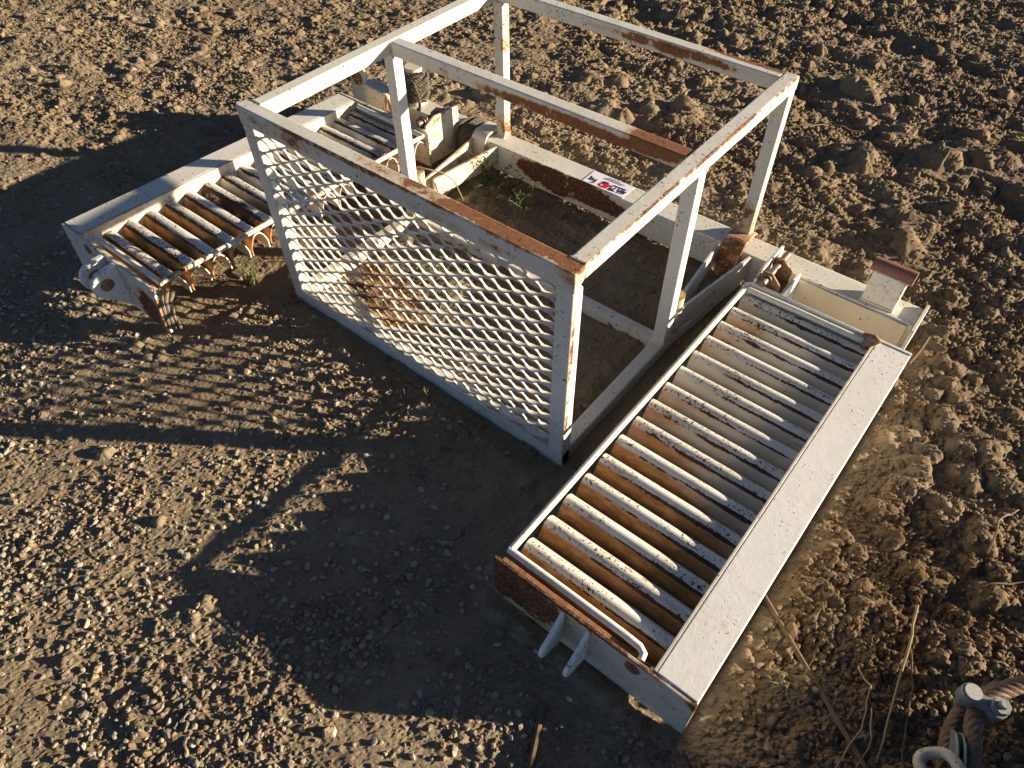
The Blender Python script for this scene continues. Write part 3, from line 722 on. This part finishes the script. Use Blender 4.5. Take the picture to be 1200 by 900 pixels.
def twisted(m, pts, Rr, ns=5, pitch=.07, n=6, sub=1):
    Pp = [np.array(p, float) for p in pts]
    # resample
    seg = np.cumsum([0]+[np.linalg.norm(b-a) for a, b in zip(Pp[:-1], Pp[1:])]); Lt = seg[-1]
    k = max(8, int(Lt/(pitch/9)*sub)); ss = np.linspace(0, Lt, k)
    arr = np.array(Pp); C = np.stack([np.interp(ss, seg, arr[:, i]) for i in range(3)], 1)
    for _ in range(3): C[1:-1] = (C[:-2]+2*C[1:-1]+C[2:])/4
    ref = None; E1 = []; E2 = []
    for i in range(k):
        t = C[min(i+1, k-1)]-C[max(i-1, 0)]; t /= np.linalg.norm(t)+1e-9
        if ref is None: ref = np.cross(t, (0, 0, 1) if abs(t[2]) < .9 else (1, 0, 0))
        ref = ref-t*(ref@t); ref /= np.linalg.norm(ref)+1e-9; E1.append(ref.copy()); E2.append(np.cross(t, ref))
    for j in range(ns):
        pth = [C[i]+Rr*.56*(math.cos(2*math.pi*(ss[i]/pitch+j/ns))*E1[i]+math.sin(2*math.pi*(ss[i]/pitch+j/ns))*E2[i]) for i in range(k)]
        m.tube(pth, Rr*.50, n)

# rope wound over the beam beside the left collar
coil = thing('rope_coil', 'thick coil of old grey rope wound over the far beam beside the left collar', 'rope', (-1.47, 1.24, .155))
mb = MB(); pts = []
turns = 12
for i in range(turns*24+1):
    a = i/24*2*math.pi; k = i/24
    outer_ = k >= 7
    xk = -1.498+.0128*k if not outer_ else -1.420-.0150*(k-7)
    lay = .0135 if outer_ else 0
    wob = .004*math.sin(k*2.3)
    yy = math.copysign(abs(math.cos(a))**.62, math.cos(a)); zz = math.copysign(abs(math.sin(a))**.62, math.sin(a))
    pts.append((xk+.004*math.sin(a+k*1.3), 1.2385+yy*(.075+lay+wob), max(.090+zz*(.080+lay+wob), .010)))
twisted(mb, pts, .0082, 3, .05, 5, .6); mb.build('rope', m_rope, coil)
b2 = thing('rope_coil', 'grey rope lashed round the short bollard at the far end of the beam', 'rope', (-1.835, 1.24, .2))
mb = MB(); pts = []
for i in range(9*18+1):
    a = i/18*2*math.pi; k = i/18
    rr = .054+(.012 if int(k) % 2 else 0)+.004*math.sin(3*k)
    pts.append((-1.835+rr*math.cos(a), 1.24+rr*math.sin(a), .180+.0165*k+.010*math.sin(a+k*.7)))
twisted(mb, pts, .0105, 3, .045, 5, .7)
mb.build('rope', m_rope, b2)
mb = MB(); pts = [(-1.80, 1.20, .29), (-1.765, 1.175, .285), (-1.74, 1.165, .25), (-1.735, 1.165, .21), (-1.748, 1.17, .172), (-1.77, 1.18, .168)]
twisted(mb, pts, .008, 3, .04, 5); mb.build('loose_loop', m_rope, b2)

# slack wire from the left rail to the pin
wire = thing('wire', 'thin pale wire strung loosely over the left pivot pin', 'wire', (-1.33, .73, .2))
mb = MB(); mb.tube([(-1.55, .70, .215), (-1.45, .712, .217), (-1.345, .727, .2325), (-1.30, .745, .234), (-1.25, .80, .205), (-1.225, .845, .15), (-1.21, .87, .06), (-1.205, .88, gz(-1.205, .88))], .0028, 6); mb.build('strand', m_straw, wire)

# ------------------------------------------------------------------ wire rope sling in the near right corner
sl = thing('wire_rope_sling', 'twisted rusty wire rope with grey clip at the bottom right corner', 'wire rope', (1.30, -.05, 0))
mb = MB(); twisted(mb, [(1.62, .36, gz(1.62, .36)+.04), (1.50, .26, .16), (1.42, .19, .135), (1.355, .135, .112), (1.310, .075, .102), (1.283, .015, .098), (1.282, -.04, .096), (1.298, -.083, .092), (1.315, -.142, .085), (1.335, -.21, .07), (1.36, -.30, .04), (1.37, -.36, .02)], .0205, 6, .12, 8); mb.build('rope', m_wire, sl)
mb = MB(); twisted(mb, [(1.315, .105, .070), (1.285, .05, .064), (1.262, 0, .060), (1.254, -.06, .058), (1.262, -.12, .05), (1.285, -.20, .035), (1.31, -.30, .022)], .018, 6, .12, 8); mb.build('rope', m_wire, sl)
d_ = np.array([.27, -.96, 0]); n_ = np.array([.96, .27, 0])
def plate(off):
    o_ = np.array([1.252, -.080, 0])+n_*off
    pts = [o_+d_*a+np.array([0, 0, b]) for a, b in ((0, .045), (-.004, .065), (0, .085), (.014, .102), (.04, .112), (.09, .112), (.20, .10), (.20, .02), (.02, .03))]
    return lambda m: m.prism(pts, n_*.006)
P('thimble', m_galv, plate(0), .002, parent=sl); P('thimble', m_galv, plate(.017), .002, parent=sl)
P('eye_ring', paint('dirty eye paint', base=(.50, .46, .40), rust=.45, pits=.5, stain=.8, dirt=.9, edge=0), lambda m: m.tube([(1.255+.036*math.cos(a)+.004*math.cos(3*a), -.190+.040*math.sin(a), .088+.02*math.cos(a)) for a in np.linspace(0, 2*math.pi, 26, endpoint=False)], .014, 10, closed=True), 0, parent=sl)
ca, cb = np.array([1.247, .002, .128]), np.array([1.309, .008, .128])
clip = P('clip', m_galv, lambda m: (m.beam(ca, cb, .030, .026), m.tube([ca+(0, 0, -.022), ca+(0, 0, -.018), ca+(0, 0, .016), ca+(0, 0, .021)], .025, 22, True, [.023, .0255, .0255, .0235]), m.tube([cb+(0, 0, -.020), cb+(0, 0, .010)], .0235, 20)), .003, parent=sl)
mb = MB(); mb.cyl(ca+(0, 0, .0212), ca+(0, 0, .027), .0200, 22); mb.build('stamped_disc', plain('clip disc', (.34, .35, .35), .6, .4, .75, 330, 1.0, (.10, .095, .09)), clip, None, .001)
mb = MB(); mb.cyl(cb+(0, 0, .0102), cb+(.001, 0, .031), .0215, 6); mb.cyl(cb+(0, 0, .0312), cb+(.001, 0, .046), .0105, 14); mb.build('nut', m_galv, clip, None, .002)
mb = MB(); mb.tube([ca+(.002, 0, -.02), ca+(-.003, .002, -.055), ca+(.010, 0, -.082), ca+(.034, -.004, -.092), ca+(.058, -.004, -.078), ca+(.064, 0, -.05), cb+(0, 0, -.02)], .011, 10); mb.build('u_bolt', m_galv, clip)

# ------------------------------------------------------------------ sticks, stalks, weeds, stones
def twig(name, label, cat, pts, r0, r1, mat, lift=.004):
    P_ = [np.array(p, float) for p in pts]; A = []
    straight = len(P_) == 2
    for a, b in zip(P_[:-1], P_[1:]):
        for u in np.linspace(0, 1, 14 if straight else 6)[:-1]: A.append(a*(1-u)+b*u)
    A.append(P_[-1]); n = len(A); out = []; g0 = gz(*P_[0][:2]); g1 = gz(*P_[-1][:2])
    for i, p in enumerate(A):
        j = .0010*math.sin(i*1.3+r0*900); out.append((p[0]+j, p[1]-j, (gz(p[0], p[1]) if not straight else g0+(g1-g0)*i/(n-1))+p[2]+lift))
    mb = MB(); mb.tube(out, r0, 8, True, [r0+(r1-r0)*i/(n-1) for i in range(n)])
    o = mb.build(name, mat, None, out[0]); return tag(o, label, cat)
twig('stick', 'long straight brown stick running from under the right rack side beam', 'stick', [(.70, .016, .016), (1.14, -.275, .014)], .0085, .0065, m_stick)
twig('stick', 'dark short rod half buried below the two lugs of the right rack', 'stick', [(.415, -.64, .004), (.47, -.76, .006), (.51, -.84, .002)], .009, .007, m_stick)
twig('dry_stalk', 'pale upright-lying stalk between the long stick and the wire rope', 'stalk', [(1.085, .225, .03), (1.11, .06, .022), (1.13, -.08, .012), (1.15, -.24, .008)], .004, .0026, m_straw)
twig('dry_stalk', 'thin dark stalk lying beside the pale stalk near the wire rope', 'stalk', [(1.10, .13, .01), (1.155, .0, .008), (1.19, -.16, .006), (1.22, -.28, .004)], .0028, .002, m_stick)
twig('dry_stalk', 'bent straw stem crossing the shadow below the long stick', 'stalk', [(1.02, -.04, .03), (1.06, -.09, .05), (1.085, -.20, .03), (1.07, -.34, .01)], .0024, .0018, m_straw)
twig('dry_stalk', 'straight straw stem at the bottom edge right of the long stick', 'stalk', [(1.09, -.12, .01), (1.12, -.22, .02), (1.11, -.34, .01)], .0024, .0016, m_straw)
twig('dry_stalk', 'long horizontal twig on the churned soil at the right edge', 'stalk', [(1.17, .36, .015), (1.27, .46, .02), (1.40, .60, .02)], .003, .002, m_stick)
twig('dry_stalk', 'pale curved twig standing off the soil at the right edge', 'stalk', [(1.19, .52, .01), (1.17, .60, .05), (1.21, .69, .07)], .003, .002, m_straw)
twig('dry_stalk', 'faint straw lying in the shade below the mesh panel', 'stalk', [(-.66, .02-.10, .004), (-.48, -.22, .006), (-.30, -.34, .004)], .0022, .0015, m_stick)
twig('dry_stalk', 'pale straw stems lying on mud beyond the far top bar', 'stalk', [(-.30, 2.35, .05), (-.15, 2.50, .06), (.02, 2.55, .05)], .004, .003, m_straw)

def blades(m, x, y, n, h, spread, w, droop=.5, seed=0):
    rs = random.Random(seed)
    for i in range(n):
        a = rs.uniform(0, 6.28); L = h*rs.uniform(.5, 1.1); sp_ = spread*rs.uniform(.2, 1)
        bx_, by_ = x+rs.gauss(0, spread*.18), y+rs.gauss(0, spread*.18); z0 = gz(bx_, by_)-.004
        dirv = np.array([math.cos(a), math.sin(a), 0]); sd_ = np.array([-math.sin(a), math.cos(a), 0])
        pts = []
        for k in range(6):
            t = k/5; pts.append(np.array([bx_, by_, z0])+dirv*sp_*t**1.6+np.array([0, 0, L*(t-droop*t*t*.7)]))
        vs = []; fs = []
        for k, p in enumerate(pts):
            ww = w*(1-k/5)**.7*.5+.0003
            vs += [p-sd_*ww, p+sd_*ww, p+np.array([0, 0, ww*.5])]
            if k:
                a0, b0 = (k-1)*3, k*3
                for q in range(3): fs.append((a0+q, b0+q, b0+(q+1) % 3, a0+(q+1) % 3))
        m.add(vs, fs, True)
def leaf(m, p, d, L, w, n):
    """small folded leaf with real thickness"""
    d = np.array(d, float); d /= np.linalg.norm(d); s_ = np.cross(d, n); s_ /= np.linalg.norm(s_)+1e-9; nn = np.cross(s_, d); p = np.array(p, float)
    pts = [p, p+d*L*.3+s_*w*.5+nn*w*.12, p+d*L*.7+s_*w*.42+nn*w*.1, p+d*L, p+d*L*.7-s_*w*.42+nn*w*.1, p+d*L*.3-s_*w*.5+nn*w*.12, p+d*L*.35-nn*w*.05, p+d*L*.7-nn*w*.05]
    th = -nn*.0009
    vs = pts+[q_+th for q_ in pts]
    top = [(0, 1, 6), (1, 2, 7, 6), (2, 3, 7), (0, 6, 5), (6, 7, 4, 5), (7, 3, 4)]
    fs = top+[tuple(i+8 for i in reversed(t)) for t in top]+[(i, i+8, (i+1) % 6+8, (i+1) % 6) for i in range(6)]
    m.add(vs, fs, True)
def weed(name, label, x, y, nst, h, spread, seed, leafL=.022, top=None, leafmat=None):
    rs = random.Random(seed); t = thing(name, label, 'weed', (x, y, gz(x, y)))
    st_ = MB(); lf = MB()
    for i in range(nst):
        a = rs.uniform(0, 6.28); L = h*rs.uniform(.55, 1.1); sp_ = spread*rs.uniform(.2, 1)
        bx_, by_ = x+rs.gauss(0, spread*.3), y+rs.gauss(0, spread*.3); z0 = gz(bx_, by_)-.005
        pts = []
        for k in range(8):
            u = k/7; pts.append((bx_+math.cos(a)*sp_*u**1.4+rs.gauss(0, .003), by_+math.sin(a)*sp_*u**1.4+rs.gauss(0, .003), z0+L*(u-.25*u*u)))
        st_.tube(pts, .0016, 5, True, [.0022-.0013*k/7 for k in range(8)])
        for k in range(1, 8):
            for _ in range(rs.choice((1, 2, 2))):
                aa = rs.uniform(0, 6.28)
                lf_d = (math.cos(aa), math.sin(aa), rs.uniform(-.2, .6))
                leaf(lf, pts[k], lf_d, leafL*rs.uniform(.6, 1.4), leafL*rs.uniform(.3, .5), (0, 0, 1))
    st_.build('stem', m_grass, t); lf.build('leaves', leafmat or m_leaf, t)
    return t
weed('weed', 'dark leafy weed growing inside the basket corner below the left collar', -1.12, 1.03, 16, .14, .15, 3, .017)
weed('weed', 'sparse pale-stemmed weed just right of the dark leafy weed', -.96, 1.00, 9, .17, .11, 5, .016, leafmat=m_grass)
weed('weed', 'small weed sprig growing up over the left hinge collar', -1.25, 1.10, 10, .25, .06, 8, .016)
weed('weed', 'low green weed touching the middle of the mesh panel', -.66, .10, 9, .12, .06, 12, .02)
weed('weed', 'dusty weed seen through the mesh left of centre', -1.02, .42, 14, .10, .16, 15, .017, leafmat=m_grass)
mb = MB(); blades(mb, -1.66+.09, -.06, 46, .14, .09, .004, .5, 4); o = mb.build('grass_tuft', m_grass, None, (-1.57, -.06, gz(-1.57, -.06))); tag(o, 'small green grass tuft growing beside the left rack', 'grass tuft')
mb = MB(); blades(mb, -1.46, .22, 14, .13, .11, .003, .4, 6); o = mb.build('grass_tuft', m_straw, None, (-1.46, .22, gz(-1.46, .22))); tag(o, 'few dry grass blades behind the mesh panel left post', 'grass tuft')
mb = MB(); blades(mb, -.53, -.07, 6, .12, .05, .003, .4, 9); o = mb.build('grass_tuft', m_grass, None, (-.53, -.07, gz(-.53, -.07))); tag(o, 'thin lone grass sprout in front of the mesh panel', 'grass tuft')
mb = MB(); blades(mb, .885, -.20, 10, .06, .09, .003, .6, 10); o = mb.build('grass_tuft', m_grass, None, (.885, -.20, gz(.885, -.20))); tag(o, 'flattened green sprig left of the long stick', 'grass tuft')
# dry grass litter on the ground behind the mesh
mb = MB(); rs = random.Random(21)
for i in range(900):
    x = rs.gauss(-.78, .28); y = abs(rs.gauss(.30, .18))+.06
    if x > -.1 or x < -1.28 or y > .63: continue
    a = rs.uniform(0, 6.28); L = rs.uniform(.02, .07); dx, dy = math.cos(a)*L, math.sin(a)*L
    z = gz(x, y); z2 = gz(x+dx, y+dy)
    mb.tube([(x, y, z+.002), (x+dx*.5, y+dy*.5, (z+z2)/2+rs.uniform(.004, .016)), (x+dx, y+dy, z2+.002)], .0011, 3, False)
o = mb.build('grass litter', m_straw); o['kind'] = 'stuff'

def stone(label, x, y, r, col, seed, flatz=.6):
    rs = np.random.default_rng(seed); bm = bmesh.new(); bmesh.ops.create_icosphere(bm, subdivisions=3, radius=1)
    ph = rs.random((6, 3))*2-1; of = rs.random(6)*6
    for v in bm.verts:
        d = np.array(v.co); k = 1+sum(.07*math.sin(3*float(d@ph[i])*2+of[i]) for i in range(6))
        for nrm in ph[:4]:
            nn = nrm/np.linalg.norm(nrm); e = float(d@nn)*k
            if e > .78: k *= .78/e
        v.co = Vector((d[0]*k*1.2, d[1]*k*.9, d[2]*k*flatz))*r
    me = bpy.data.meshes.new('stone'); bm.to_mesh(me); bm.free()
    me.polygons.foreach_set('use_smooth', [True]*len(me.polygons))
    me.materials.append(plain('stone '+label[:12], col, .85, 0, .5, 30, .5, tuple(x_*.5 for x_ in col)))
    o = bpy.data.objects.new('stone', me); COL.objects.link(o); o.location = (x, y, gz(x, y)+r*flatz*.35); o.rotation_euler = (0, 0, seed*1.3)
    tag(o, label, 'stone', 'larger stones lying about')
m_rock = None
stone('brown oval stone lying in the dark shadow below the mesh basket', .005+-.065, -.755+.02, .026, (.21, .14, .085), 1)
stone('pale rounded stone at the lower edge of the big shadow', .035, -1.04, .012, (.52, .45, .36), 2)
